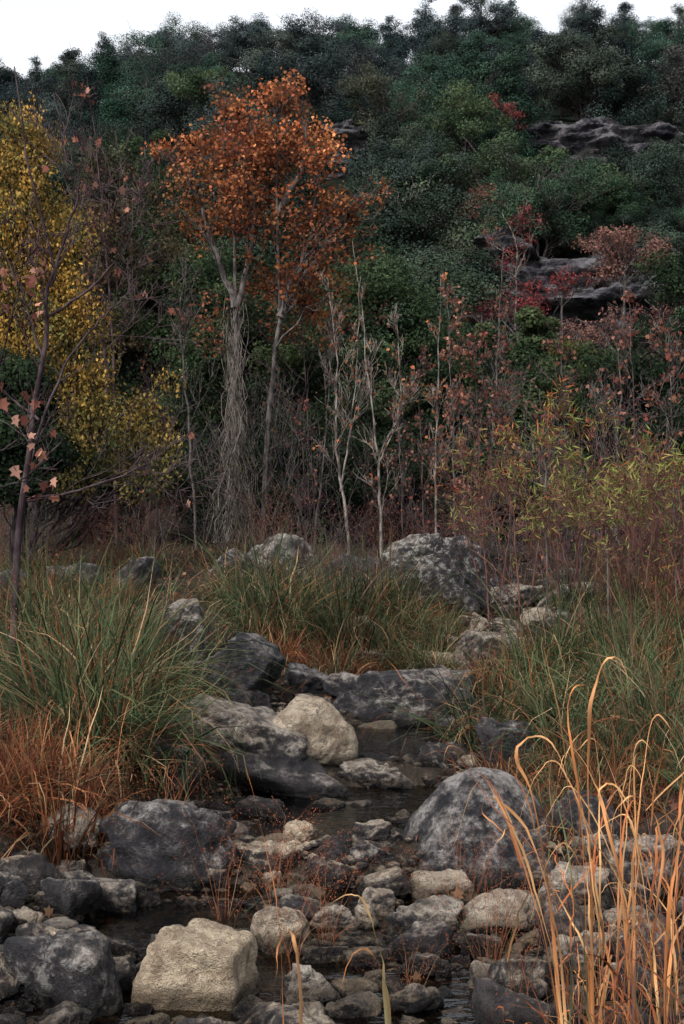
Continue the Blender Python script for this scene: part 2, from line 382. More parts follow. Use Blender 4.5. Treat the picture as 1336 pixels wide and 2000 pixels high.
hero(370,440,1755,1800,.1,.4,0,"dark stone at the pool edge",seed=67)
hero(590,690,1840,1900,.35,.6,.1,"angular brown stone in the creek bed",seed=73,block=15)
hero(770,880,1850,1920,.2,.6,.1,"dark brown stone in the creek bed",seed=74,block=13)
hero(250,400,1430,1560,.0,.4,.1,"dark rock half hidden in bank grass",seed=75)
hero(500,560,1700,1760,.35,.7,.1,"small brown stone in midstream",seed=76)
hero(1100,1230,1600,1680,.3,.4,.1,"grey rock half hidden by dry reeds",seed=77)
hero(440,500,1850,1905,.25,.6,.1,"brown grey stone beside the pale block",seed=78)
hero(690,760,1890,1945,.4,.6,.1,"rough pale brown stone",seed=79)
hero(330,410,1290,1365,.1,.4,.1,"dark rock on the bank below the grass",seed=80)
hero(440,530,1345,1400,.1,.2,.1,"dark angular rock beside the slab",seed=82)
hero(700,770,1455,1490,.35,.5,.1,"small flat stone below the wedge",seed=83,box=True)
hero(690,800,1545,1590,.15,.6,.0,"flat wet brown stone in midstream",seed=84,box=True)
hero(600,680,1560,1605,.15,.7,.0,"flat wet brown stone in midstream",seed=85,box=True)
hero(790,870,1450,1485,.1,.4,.0,"flat wet dark stone in midstream",seed=86,box=True)
VAR=[]
for i in range(18):
    V,f=rockshape(200+i,1,rng.uniform(.7,1.05),rng.uniform(.4,.75),4,[7,10,15][i%3],8,box=(i%4==3))
    o=mk("creek_stone",V,f,smooth=True,mat=M_ROCK,link=False);VAR.append(o.data)
placed=[]
def stones(n,sizes,y0,y1,cmax,ov,he,pw=1.3,pm=.3):
    cnt=0;tries=0
    while cnt<n and tries<6000:
        tries+=1
        y=y0+(y1-y0)*rng.random()**pw;px=rng.uniform(-60,1400);x=X(px,y)
        if float(channel(x,y))>cmax: continue
        if y<10 and float(poolness(x,y))>pm: continue
        s=rng.choice(sizes)*rng.uniform(.8,1.25)
        if any((x-a)**2+(y-b)**2<(r*he+s*.4)**2 for a,b,r in ROCKS): continue
        if any((x-a)**2+(y-b)**2<((r+s)*ov)**2 for a,b,r in placed): continue
        placed.append((x,y,s))
        o=bpy.data.objects.new("creek_stone",VAR[rng.integers(18)]);COL.objects.link(o)
        o.location=(x,y,float(ground(x,y))+s*.18);o.scale=(s,s*rng.uniform(.8,1.2),s*rng.uniform(.7,1.25));o.rotation_euler=(rng.normal()*.25,rng.normal()*.25,rng.uniform(0,6.28))
        p=rng.choice([.02,.18,.36,.6],p=[.30,.34,.26,.10])
        if s>.17: p=min(p,.25)
        o.color=(p,rng.uniform(.3,1.),rng.choice([0,.3]),1)
        meta(o,"pale tan cobble in the creek bed" if p>.5 else ("dark grey cobble in the creek bed" if p<.1 else "grey brown cobble in the creek bed"),"stone","cobbles in the creek bed");cnt+=1
stones(100,[.17,.22,.28],4.3,11,.15,.35,.70)
stones(105,[.1,.14],4.3,10.5,.2,.36,.76,pm=.8)
stones(60,[.05,.07],4.3,8,.15,.42,.85,pm=1.1)
stones(34,[.2,.3,.38],11,17,.3,.6,.8)
def scatter_small(name,n,ymax,s0,s1):
    D,f=ico(1);y=4.2+(ymax-4.2)*rng.random(n)**1.4;px=rng.uniform(-60,1400,n);x=X(px,y);c=channel(x,y);k=c<.3;x=x[k];y=y[k];n=len(x)
    s=rng.uniform(s0,s1,n)
    V=D[None]*(1+rng.normal(size=(n,len(D),1))*.1)*s[:,None,None]*np.stack([rng.uniform(.8,1.3,n),rng.uniform(.8,1.3,n),rng.uniform(.4,.7,n)],-1)[:,None,:]
    V=V+np.stack([x,y,ground(x,y)+s*.2],-1)[:,None,:]
    Fc=(f[None]+np.arange(n)[:,None,None]*len(D)).reshape(-1,3)
    o=mk(name,V.reshape(-1,3),Fc,smooth=True,mat=M_ROCK);o.color=(.2,.8,0,1);return o
meta(scatter_small("gravel",6500,10.5,.012,.038),"fine grey brown gravel between the creek stones","gravel",kind="stuff")
# ---------------- cliffs
def cliff(x0,x1,y,h,seed,label):
    nx=int((x1-x0)/.12);nz=56
    xs_=np.linspace(x0,x1,nx);vs=np.linspace(0,1,nz)
    Xg,Vg=np.meshgrid(xs_,vs)
    Hh=h*(.9+.25*fbm(np.stack([Xg*.3,Xg*0,Xg*0],-1),3,seed))*np.minimum(1,np.minimum((Xg-x0),(x1-Xg))/1.5+.25)
    zb=ground(Xg,np.full_like(Xg,y-1.2))-.6
    zz=zb+(Hh+.6)*Vg
    lay=vn(np.stack([Xg*.35,Xg*0,zz*2.1],-1),seed+3);lay=np.tanh(lay*5)*.35
    blk=np.tanh(vn(np.stack([Xg*.8,Xg*0,np.floor(zz*1.6)*3.],-1),seed+4)*4)*.3
    off=lay+blk+fbm(np.stack([Xg*.8,Xg*0,zz*1.8],-1),5,seed+8,.6)*.5+Vg*1.3
    Yg=y-1.6+off+np.where(Vg>.93,(Vg-.93)*60,0)
    V=np.stack([Xg,Yg,zz],-1).reshape(-1,3)
    j,i=np.meshgrid(np.arange(nz-1),np.arange(nx-1),indexing='ij');b=j*nx+i
    o=mk("limestone_cliff",V,np.stack([b,b+1,b+nx+1,b+nx],-1).reshape(-1,4),mat=M_CLIFF)
    meta(o,label,"cliff","limestone ledges on the wooded hill")
cliff(3.2,22,58,5.2,3,"long layered grey limestone ledge on the wooded hill")
cliff(9.0,32,88,4.5,7,"layered grey limestone ledge high on the wooded hill")
cliff(-2.4,2.6,88,3.6,9,"small grey limestone outcrop on the wooded hill")
cliff(2.4,7,74,2.8,12,"short pale limestone outcrop between evergreens")
# ---------------- trees
def wander(p0,p1,n,rg,amp,arch=0):
    t=np.linspace(0,1,n)[:,None];L=np.linalg.norm(p1-p0)
    P=p0+(p1-p0)*t
    P[:,2]+=(np.sin(t[:,0]*math.pi)*arch*L)
    k=rg.normal(size=(n,3))*amp*L; k[0]=0;k[-1]=0
    return P+k
def ell_clumps(ells,rg):
    out=[]
    for cx,cy,cz,rx,ry,rz,n,cr in ells:
        u=nrm(rg.normal(size=(n,3)))*(rg.uniform(.1,1.25,n)**.6)[:,None]
        c=np.array([cx,cy,cz])+u*np.array([rx,ry,rz])
        for q in c: out.append((q,cr*rg.uniform(.6,1.35)))
    return out
def clump_tree(rg,trunks,clumps,nl,lsize,pal,T,mat,barkm,bias=(0,0,0),ntw=3,tw=.006,k=5,flat=.75,grad=None,link=True,jit=.22,loose=.55,soft=False):
    polys=[];tw_=[]
    TP=[];TR=[]
    for pts,r0,r1 in trunks:
        pts=np.array(pts,float);m=len(pts)
        tt=np.linspace(0,m-1,14);P=np.stack([np.interp(tt,np.arange(m),pts[:,a]) for a in range(3)],-1)
        P[1:]+=rg.normal(size=P[1:].shape)*r0*.4*np.array([1,1,.3])
        R=np.linspace(r0,r1,14);R[0]*=1.35
        polys.append((P,R));TP.append(P);TR.append(R)
    TPa=np.concatenate(TP);TRa=np.concatenate(TR)
    pos=[];cl=[];nds=[];mc=np.mean([q for _,q in clumps])
    for c,cr in clumps:
        hd=np.linalg.norm(TPa[:,:2]-c[:2],axis=1)
        cost=np.abs(TPa[:,2]-(c[2]-.8*hd-.1))+hd*.7
        i=int(np.argmin(cost));p0=TPa[i];L=np.linalg.norm(c-p0)
        B=wander(p0,c,7,rg,.035,.05);r=min(TRa[i]*.6,.008+.010*L)
        tw_.append((B,np.linspace(r,tw*.7,7)))
        for _ in range(ntw):
            j=rg.integers(3,7);e=c+rg.normal(size=3)*cr*.8
            tw_.append((wander(B[j],e,4,rg,.05,.03),np.linspace(tw*.8,tw*.35,4)))
        m=int(nl*rg.uniform(.6,1.4)*(cr/mc)**2)
        g=rg.normal(size=(m,3))
        gl_=np.linalg.norm(g,axis=1,keepdims=True);g=g*np.minimum(1,1.9/gl_)
        p=c+g*cr*loose*np.array([1,1,flat]);pos.append(p);nds.append(g+np.array([0,-.3,.9]))
        a=pal[rg.integers(len(pal))];b=pal[rg.integers(len(pal))];w=rg.random((m,1))*.7
        base=np.array(a)*(1-w)+np.array(b)*w
        base=base*(1+rg.normal(size=(m,1))*jit).clip(.35,1.8)*rg.uniform(.7,1.3)
        cl.append(base)
    V,Fc=tubes(polys,8)
    if tw_:
        V2,F2=tubes(tw_,min(k,4));Fc=np.vstack([Fc,F2+len(V)]);V=np.vstack([V,V2])
    tr=mk("trunk",V,Fc,smooth=True,mat=barkm,link=link)
    pos=np.concatenate(pos);cl=np.concatenate(cl)
    if grad is not None: cl=grad(pos,cl)
    N=len(pos);sz=lsize*rg.uniform(.6,1.35,N)
    cr_=leaves("crown",pos,sz,cl,T,rg,mat,bias,link,np.concatenate(nds) if soft else None)
    return tr,cr_
def put(name,parts,label,cat,base,group=None):
    e=empty(name,base);meta(e,label,cat,group)
    for p in parts:
        p.parent=e;p.location=-e.location
    return e
HV=[]
for i in range(10):
    rg=np.random.default_rng(900+i);jun=i%3==2;thin=i in (4,7)
    H=rg.uniform(6.2,7.2)
    if jun: ells=[(0,0,H*.36,1.8,1.8,H*.28,28,.58),(0,0,H*.6,1.25,1.25,H*.26,22,.46),(0,0,H*.84,.6,.6,.8,8,.34)]
    else:
        ells=[(0,0,H*.58,2.4,2.4,H*.28,36,.55)]
        for _ in range(6):
            a=rg.uniform(0,6.28);q=rg.uniform(1.2,2.7);ells.append((math.cos(a)*q,math.sin(a)*q,H*rg.uniform(.3,.85),1.0,1.0,.8,9,.44))
    cs=ell_clumps(ells,rg)
    pal=[(.036,.046,.038),(.044,.055,.045),(.028,.036,.031),(.052,.063,.05)] if not jun else [(.024,.035,.028),(.03,.043,.034),(.018,.027,.022)]
    tks=[([[0,0,-.3],[.1,.05,H*.3],[-.1,.1,H*.8]],.11,.03)]
    if not jun: tks+= [([[.1,0,-.3],[.6,.2,H*.3],[1.1,.1,H*.6]],.08,.03),([[-.1,0,-.3],[-.5,-.2,H*.3],[-.9,-.1,H*.62]],.08,.03)]
    tr,cr=clump_tree(rg,tks,cs,170 if thin else 320,.105,pal,T_SPR,M_HILL,M_BARK if thin else M_DARK,ntw=4 if thin else 2,tw=.022,k=3,link=False,jit=.10,loose=.62,soft=True)
    HV.append((tr.data,cr.data,jun))
pts=[]
y=39.
while y<122:
    hw=.262*y+3;x=-hw+rng.uniform(0,3)
    while x<hw:
        xx=x+rng.normal()*.9;yy=y+rng.normal()*1.;x+=3.7+(y-39)*.012
        px=xx/yy*F+668
        s=rng.uniform(.7,1.2)
        if yy>98: s=rng.uniform(.78,1.0)
        if 860<px<1400 and 43<yy<57.6:
            if rng.random()<.55: continue
            s*=.42
        elif 860<px<1400 and yy<=43: s*=.5
        elif 860<px<1400 and 58<=yy<70: s*=.75
        if 1000<px<1400 and 70<=yy<87.8:
            if yy>76 and rng.random()<.45: continue
            s*=rng.choice([.36,.45,.62])
        if 590<px<740 and 68<yy<88: 
            if rng.random()<.4: continue
            s*=.55
        pts.append((xx,yy,s))
    y+=4.0+(y-39)*.008
for px in range(880,1340,45): pts.insert(0,(X(px+rng.normal()*10,61.5),60.8+rng.normal()*.5,rng.uniform(.42,.65)))
print("hill trees",len(pts))
for xx,yy,s in pts[:298]:
    td,cd,jun=HV[rng.integers(10)]
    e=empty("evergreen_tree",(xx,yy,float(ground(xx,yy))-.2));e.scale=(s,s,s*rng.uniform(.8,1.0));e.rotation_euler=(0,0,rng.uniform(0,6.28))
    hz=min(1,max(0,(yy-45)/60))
    meta(e,"dense dark juniper tree on the hillside" if jun else "rounded evergreen oak tree on the hillside","tree","evergreen trees on the hill")
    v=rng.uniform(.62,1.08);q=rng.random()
    tint=np.array([.82,.98,.84])*(1-hz)+np.array([1.08,1.2,1.55])*hz  # aerial haze put into leaf colour: far crowns tinted bluer and lighter
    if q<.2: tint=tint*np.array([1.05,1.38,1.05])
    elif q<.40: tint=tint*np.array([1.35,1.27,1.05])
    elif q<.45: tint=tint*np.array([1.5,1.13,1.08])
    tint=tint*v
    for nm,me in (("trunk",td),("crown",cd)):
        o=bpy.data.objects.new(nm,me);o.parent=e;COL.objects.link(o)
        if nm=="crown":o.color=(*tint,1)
def shifted(ells_px,d,dy=1.):
    return [(X(px,d),d,Z(row,d),rx/F*d,dy*rx/F*d,rz/F*d,n,cr) for px,row,rx,rz,n,cr in ells_px]
def sited(name,label,cat,d,trunk_px,ells,nl,ls,pal,T,mat=M_LEAF,bark=M_BARK,r=.07,dy=1.,seed=1,bias=(0,0,0),ntw=3,tw=.006,jit=.22,grad=None,flat=.75,group=None,loose=.55,soft=None):
    rg=np.random.default_rng(seed)
    tk=[]
    for q,tp in enumerate(trunk_px):
        P=[W(a,b,d) for a,b in tp]
        if tp[0][1]>=1000 or q==0: P[0][2]=float(ground(P[0][0],P[0][1]))-.1
        tk.append((P,r*rg.uniform(.8,1.1),r*.18))
    cs=ell_clumps(shifted(ells,d,dy),rg)
    if soft is None: soft=T is T_SPR
    parts=clump_tree(rg,tk,cs,nl,ls,pal,T,mat,bark,bias,ntw,tw,4,flat,grad,jit=jit,loose=loose,soft=soft)
    b=tk[0][0][0];return put(name,parts,label,cat,(b[0],b[1],b[2]+.1),group)
GRN=[(.026,.043,.023),(.040,.060,.031),(.018,.030,.018),(.054,.074,.036)]
DGR=[(.013,.022,.014),(.021,.033,.019),(.009,.015,.010)]
LGR=[(.046,.07,.038),(.063,.09,.047),(.033,.053,.032)]
RED=[(.17,.035,.037),(.125,.03,.036),(.20,.05,.046),(.09,.028,.03)]
PNK=[(.14,.072,.062),(.105,.058,.052),(.175,.09,.072)]
ORA=[(.30,.10,.044),(.21,.07,.036),(.37,.155,.068),(.14,.048,.032),(.25,.088,.042),(.14,.085,.04)]
YEL=[(.27,.16,.04),(.31,.19,.05),(.22,.132,.036),(.16,.125,.042),(.10,.10,.036)]
BRN=[(.13,.06,.045),(.175,.085,.058),(.085,.042,.035)]
def hillside(px,row,d,w,h,pal,label,n=9,nl=200,seed=1,ls=.15,bark=M_BARK):
    sited("autumn_tree" if pal in (RED,PNK,BRN) else "oak_tree",label,"tree",d,[[(px,row+h*.9),(px+5,row),(px-w*.2,row-h*.45)],[(px,row+h*.6),(px+w*.3,row-h*.1)]],
      [(px,row,w/2,h/2,n,w/F*d*.13),(px,row+h*.3,w*.4,h*.3,n//2,w/F*d*.13)],nl,ls,pal,T_SPR,M_LEAF,bark,.055,seed=seed,ntw=4,tw=.012)
hillside(1000,590,51,180,60,RED,"small crimson leaved tree in front of the ledge",18,75,1,.10)
hillside(935,590,50,100,50,RED,"sparse crimson shrub below the ledge",9,60,19,.10)
hillside(1005,470,54,120,120,RED,"slender red leaved tree with a pale trunk",13,40,2,.10,M_PALE)
hillside(995,218,80,90,60,RED,"small red tree among hillside evergreens",8,70,3,.13)
hillside(1095,545,50,100,50,RED,"sparse red leaved sapling below the ledge",8,40,14,.10)
hillside(1215,480,48,180,90,PNK,"pinkish brown leaved tree below the ledge",22,140,4,.10)
hillside(960,400,60,150,110,BRN,"mostly bare brown tree below the ledge",11,60,5,.12)
hillside(1160,645,46,190,60,PNK,"dull reddish shrubby tree below the ledge",14,60,17,.10)
hillside(1290,620,44,150,80,[PNK[0],BRN[0],RED[3]],"dull reddish shrubby tree below the ledge",12,60,18,.10)
hillside(1205,700,34,190,140,BRN,"thin leaved brown tree in the thicket",16,60,15,.085)
hillside(1010,665,36,150,90,GRN,"dark green juniper at the foot of the hill",20,420,6,.1,M_BARK)
hillside(1135,715,33,150,100,[(.065,.078,.027),(.042,.055,.024),(.09,.09,.032)],"yellow green shrubby tree at the foot of the hill",16,280,7,.08)
hillside(905,215,74,170,110,LGR,"light green oak on the hillside",20,330,8,.13)
hillside(940,315,68,180,110,LGR,"fresh green oak on the hillside",18,330,9,.13)
hillside(405,165,80,140,80,LGR,"fresh green oak near the hilltop",14,300,10,.14)
hillside(745,185,78,160,80,[(.055,.06,.042),(.042,.048,.036)],"grey green tree near the hilltop",14,260,11,.13)
hillside(1190,375,62,170,70,LGR,"blue green oak below the upper ledge",12,260,12,.13)
hillside(1070,310,72,100,40,LGR,"green oak partly hiding the upper ledge",8,200,21,.13)
hillside(280,290,58,130,80,LGR,"pale green oak at the foot of the hill",12,260,13,.12)
E="evergreen_tree"
sited(E,"tall dense green juniper behind the autumn trees","tree",31,[[(270,1010),(260,700),(250,400)]],[(250,430,100,130,45,.42),(330,620,120,200,60,.48),(200,700,120,220,55,.5),(400,620,80,170,34,.42)],480,.08,GRN,T_SPR,M_LEAF,M_DARK,.14,seed=21)
sited(E,"dense dark green tree in the thicket","tree",33,[[(520,1010),(515,760),(510,600)]],[(520,700,130,180,60,.5),(560,880,150,140,50,.5)],440,.085,DGR+GRN[:1],T_SPR,M_LEAF,M_DARK,.12,seed=22)
sited(E,"rounded green tree behind slender pale trunks","tree",28,[[(745,1010),(745,800),(740,620)]],[(735,590,90,75,38,.32),(760,700,120,130,54,.38),(820,640,75,60,22,.3),(680,560,60,45,16,.26)],480,.07,LGR+GRN[:2],T_SPR,M_LEAF,M_DARK,.1,seed=23)
sited(E,"dark understorey tree in the thicket","tree",30,[[(900,1015),(905,850),(900,720)]],[(900,790,140,130,55,.45),(1050,840,130,110,45,.4)],430,.085,DGR+GRN,T_SPR,M_LEAF,M_DARK,.1,seed=24)
sited(E,"dark understorey tree in the thicket","tree",30,[[(1250,1015),(1250,850),(1240,700)]],[(1230,820,150,140,60,.45),(1340,700,90,220,40,.45)],430,.085,DGR+GRN[:1],T_SPR,M_LEAF,M_DARK,.1,seed=25)
sited(E,"dark understorey tree in the thicket","tree",29,[[(120,1015),(120,850),(110,500)]],[(60,700,130,300,70,.5),(240,870,150,130,50,.45)],430,.08,DGR,T_SPR,M_LEAF,M_DARK,.1,seed=26)
sited(E,"dark understorey tree in the thicket","tree",28,[[(680,1015),(680,900),(670,800)]],[(680,890,170,120,60,.4),(420,900,150,110,50,.4)],430,.08,DGR+GRN[2:3],T_SPR,M_LEAF,M_DARK,.08,seed=27)
sited(E,"green leafy understorey tree behind bare trunks","tree",22.5,[[(420,1010),(425,850),(430,700)]],[(390,570,60,60,12,.24),(400,720,60,120,26,.26),(590,740,90,130,36,.27),(330,860,80,90,24,.26)],300,.06,GRN,T_SPR,M_LEAF,M_DARK,.05,seed=29)
sited(E,"low dark evergreen thicket tree behind boulders","tree",21,[[(800,1030),(800,950),(790,880)]],[(780,930,130,80,40,.28),(570,930,110,90,40,.28),(1000,950,140,80,40,.28)],340,.055,DGR+GRN[:1],T_SPR,M_LEAF,M_DARK,.05,seed=30)
sited(E,"low dark evergreen thicket tree behind boulders","tree",21,[[(250,1030),(250,950),(240,880)]],[(300,930,130,90,36,.28),(120,950,130,80,36,.28)],340,.055,DGR+GRN[:1],T_SPR,M_LEAF,M_DARK,.05,seed=33)
sited("juniper_tree","low dark green juniper at the wood edge","tree",14,[[(30,1080),(35,900),(30,720)]],[(5,800,75,120,30,.2),(30,900,80,60,16,.2)],480,.05,DGR+GRN[:1],T_SPR,M_LEAF,M_DARK,.06,seed=28)
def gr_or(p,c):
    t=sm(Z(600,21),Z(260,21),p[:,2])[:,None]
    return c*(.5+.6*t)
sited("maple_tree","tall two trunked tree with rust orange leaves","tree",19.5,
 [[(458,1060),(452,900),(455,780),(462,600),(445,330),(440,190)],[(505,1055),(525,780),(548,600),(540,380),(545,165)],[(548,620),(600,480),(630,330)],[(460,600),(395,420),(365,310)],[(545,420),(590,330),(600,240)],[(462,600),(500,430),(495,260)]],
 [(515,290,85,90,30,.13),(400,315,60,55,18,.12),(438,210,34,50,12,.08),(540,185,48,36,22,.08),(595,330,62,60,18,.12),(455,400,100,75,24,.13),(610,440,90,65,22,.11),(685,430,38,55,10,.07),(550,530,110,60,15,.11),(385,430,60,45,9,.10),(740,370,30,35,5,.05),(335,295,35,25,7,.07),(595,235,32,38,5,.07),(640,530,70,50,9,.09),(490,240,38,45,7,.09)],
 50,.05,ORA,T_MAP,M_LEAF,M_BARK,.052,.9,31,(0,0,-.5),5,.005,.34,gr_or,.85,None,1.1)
sited("maple_sapling","sparse rusty leaves on thin low branches","tree",20.5,[[(620,1060),(600,800),(590,600)],[(560,1050),(570,850),(610,700)]],
 [(620,620,110,90,16,.14),(430,600,100,80,10,.14),(580,590,90,70,14,.15),(690,540,70,70,12,.12)],26,.052,ORA+BRN,T_MAP,M_LEAF,M_TWIG,.022,.8,32,(0,0,-.5),4,.004,loose=.9)
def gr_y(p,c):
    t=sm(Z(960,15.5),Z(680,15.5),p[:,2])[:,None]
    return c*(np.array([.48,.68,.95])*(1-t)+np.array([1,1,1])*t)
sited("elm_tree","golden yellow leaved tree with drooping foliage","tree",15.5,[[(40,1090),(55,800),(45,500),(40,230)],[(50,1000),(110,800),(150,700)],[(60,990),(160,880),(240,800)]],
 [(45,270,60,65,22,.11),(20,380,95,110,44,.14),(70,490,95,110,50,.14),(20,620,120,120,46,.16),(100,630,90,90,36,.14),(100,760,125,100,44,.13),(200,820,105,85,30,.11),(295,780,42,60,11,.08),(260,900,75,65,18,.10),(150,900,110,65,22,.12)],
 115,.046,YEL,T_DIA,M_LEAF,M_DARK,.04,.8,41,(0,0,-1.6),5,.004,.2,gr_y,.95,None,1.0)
sited("oak_tree","grey green tree draped with bare vines","tree",24,[[(200,1040),(210,700),(200,380)]],[(215,360,75,75,22,.2),(250,460,110,100,26,.22),(200,580,90,110,18,.22)],130,.065,[(.045,.054,.032),(.06,.062,.038),(.08,.048,.03)],T_SPR,M_LEAF,M_TWIG,.06,seed=42,ntw=8)
# ---------------- bare trees via growth
def grow(p,dr,L,r,lev,out,rg,n=6,spread=.7,up=.12,kids=4,shr=.6,wig=.16,minr=.0022,tips=None):
    P=[p];d=dr.copy();st=L/(n-1)
    for i in range(n-1):
        d=nrm(d+rg.normal(size=3)*wig+np.array([0,0,up*.4]));P.append(P[-1]+d*st)
    P=np.array(P);R=np.linspace(r,max(r*.45,minr),n);out.append((P,R))
    if tips is not None and lev<=1: tips.extend(P[1:])
    if lev<=0: return
    for _ in range(kids):
        t=rg.uniform(.25,1);i=min(int(t*(n-1)),n-2);b=P[i]+(P[i+1]-P[i])*(t*(n-1)-i)
        a=nrm(P[i+1]-P[i]);s=nrm(np.cross(a,rg.normal(size=3)))
        nd_=nrm(a+s*spread*rg.uniform(.7,1.6)+np.array([0,0,up]))
        grow(b,nd_,L*shr*rg.uniform(.7,1.25),max(R[i]*.55,minr),lev-1,out,rg,max(4,n-1),spread,up,max(2,kids-(1 if lev<2 else 0)),shr,wig,minr,tips)
def bare(d,trunks,seed,kids=9,L=1.,lev=2,r=.03,spread=.8,minr=.0025,lo=.25,br=.38,up=.12):
    rg=np.random.default_rng(seed);out=[];tips=[];b0=None
    for tp,rr in trunks:
        P=np.array([W(a,b,d) for a,b in tp])
        if b0 is None:
            P[0][2]=float(ground(P[0][0],P[0][1]))-.08;b0=P[0]
        m=len(P);tt=np.linspace(0,m-1,18);Q=np.stack([np.interp(tt,np.arange(m),P[:,a]) for a in range(3)],-1)
        Q[1:-1]+=rg.normal(size=Q[1:-1].shape)*rr*.6;R=np.linspace(rr,max(rr*.15,.003),18);out.append((Q,R))
        for _ in range(kids):
            t=rg.uniform(lo,1)*17;i=min(int(t),16);a=nrm(Q[i+1]-Q[i]);s=nrm(np.cross(a,rg.normal(size=3)))
            grow(Q[i],nrm(a+s*spread*rg.uniform(.8,1.5)),L*rg.uniform(.4,1.2)*(1.2-t/20),max(R[i]*br,minr),lev,out,rg,tips=tips,minr=minr,up=up)
    return out,tips,b0
def bare_tree(name,label,d,trunks,seed,mat,nleaf=0,ls=.09,pal=BRN,group=None,T=T_MAP,bias=(0,0,-1.2),sp=.0,cat="tree",**k):
    out,tips,b0=bare(d,trunks,seed,**k);V,Fc=tubes(out,5);tr=mk("trunk",V,Fc,smooth=True,mat=mat);parts=[tr]
    if nleaf:
        rg=np.random.default_rng(seed+1);tp=np.array(tips)[rg.integers(0,len(tips),nleaf)]+rg.normal(size=(nleaf,3))*sp
        c=np.array(pal)[rg.integers(0,len(pal),nleaf)]*rg.uniform(.6,1.3,(nleaf,1))
        parts.append(leaves("crown",tp,ls*rg.uniform(.7,1.3,nleaf),c,T,rg,M_LEAF,bias))
    return put(name,parts,label,cat,(b0[0],b0[1],b0[2]+.08),group)
SYC=[(.32,.15,.11),(.27,.115,.085),(.19,.075,.06),(.34,.19,.15)]
bare_tree("sycamore_tree","leaning dark bare tree holding a few large brown leaves",9,[([(18,1160),(35,1020),(60,880),(80,700),(92,620),(100,520),(60,350),(28,130)],.028),([(96,560),(150,400),(165,240)],.012),([(92,620),(180,560),(235,500),(290,390)],.011),([(70,860),(130,700),(200,620),(260,560)],.011),([(45,980),(150,960),(235,930),(290,905)],.009),([(75,820),(0,760),(-50,700)],.010),([(85,700),(40,560),(-20,440)],.010)],71,M_TWIG,70,.055,SYC,kids=7,L=.7,minr=.0022)
bare_tree("sycamore_sapling","bare twigs holding large hanging brown leaves",6.5,[([(-30,1260),(-20,1000),(-25,760),(-10,520)],.009),([(-25,900),(30,860),(75,800)],.005),([(-25,800),(20,640),(50,500)],.005),([(-25,960),(40,940),(90,900)],.004)],72,M_DARK,44,.058,SYC,kids=4,L=.3,lev=1,minr=.0016)
S_={'spread':.38,'up':.35,'br':.3}
bare_tree("slender_tree","slender pale barked bare tree",17.8,[([(690,1090),(668,960),(655,830),(658,720),(640,540)],.026),([(665,960),(690,800),(705,540)],.015)],73,M_PALE,200,.042,ORA+BRN,kids=10,L=.6,**S_)
bare_tree("slender_tree","slender pale barked bare tree with forked top",16,[([(748,1125),(742,1000),(738,880),(715,720),(688,470)],.023),([(742,900),(785,800),(775,620)],.010)],74,M_PALE,180,.042,ORA+BRN,kids=10,L=.55,**S_)
bare_tree("slender_tree","thin straight grey barked tree",18,[([(850,1050),(852,850),(862,520)],.02)],75,M_PALE,380,.042,ORA+BRN,kids=16,L=.5,**S_)
bare_tree("slender_tree","dark bare tree wrapped in twigs",20,[([(385,1050),(370,850),(350,640),(365,460)],.026),([(520,1050),(530,880),(550,740)],.02)],76,M_BARK,100,.05,BRN,kids=10,L=.8,**S_)
bare_tree("slender_tree","grey branching dead tree behind the thicket",22,[([(1205,1040),(1208,850),(1215,600)],.035)],77,M_BARK,160,.055,BRN,kids=14,L=1.1)
bare_tree("slender_tree","bare twiggy tree tangled with vines",20,[([(230,1040),(220,700),(200,380),(170,150)],.028),([(140,1040),(150,700),(175,420)],.022)],78,M_TWIG,300,.05,BRN,kids=17,L=.75)
bare_tree("slender_tree","thin pale barked tree in the thicket",19,[([(610,1050),(640,820),(650,580)],.016)],79,M_BARK,60,.045,BRN,kids=10,L=.6,**S_)
bare_tree("slender_tree","tall twiggy grey tree top showing above thicket",26,[([(960,1040),(965,800),(985,480)],.035)],80,M_BARK,260,.065,BRN,kids=18,L=1.2)
for k_,(px,top,d,nl,L,lb) in enumerate([(880,560,15.5,480,.5,"young tree with dull rusty leaves"),(930,640,16.5,420,.6,"young tree with dull rusty leaves"),(990,660,17,300,.6,"young tree with dull rusty leaves"),(1235,560,14,240,.6,"bare sapling holding a few pinkish leaves"),(1310,620,13,260,.6,"bare sapling holding a few pinkish leaves"),(1100,640,15,200,.6,"bare sapling holding a few pinkish leaves"),(1180,760,12.5,120,.5,"bare sapling holding a few pinkish leaves"),(820,700,18,180,.5,"young tree with dull rusty leaves"),(1060,760,13,90,.5,"bare sapling holding a few pinkish leaves"),(300,700,17,100,.5,"bare dark stemmed sapling"),(780,780,19,140,.5,"bare dark stemmed sapling"),(590,760,18.5,90,.45,"bare dark stemmed sapling"),(900,780,17.5,160,.5,"bare dark stemmed sapling")]):
    bare_tree("sapling",lb+" at the wood edge",d,[([(px+10,1100),(px+4,(1100+top)/2),(px-6,top)],.012)],160+k_,[M_BARK,M_TWIG][k_%2],nl,.042,BRN+[(.24,.12,.09),(.19,.06,.045)],"saplings at the wood edge",kids=14,L=L,sp=.02,lo=.15,spread=.6,up=.2)
rg=np.random.default_rng(5);vp=[]
for i in range(120):
    d=19.2+rg.normal()*.15;t=np.linspace(0,1,14);top=rg.uniform(560,950);b=468+rg.normal()*24;c=456+rg.normal()*9
    P=np.array([W(b+(c-b)*min(1,q*1.6)+rg.normal()*6+math.sin(q*9+i)*6,1060+(top-1060)*q,d+rg.normal()*.04) for q in t]);vp.append((P,np.linspace(.008,.003,14)*rg.uniform(.5,1.2)))
V,Fc=tubes(vp,3);o=mk("climbing_vine",V,Fc,smooth=True,mat=M_PALE);meta(o,"tangle of bare climbing vine stems around a tree trunk","vine")
SH=[]
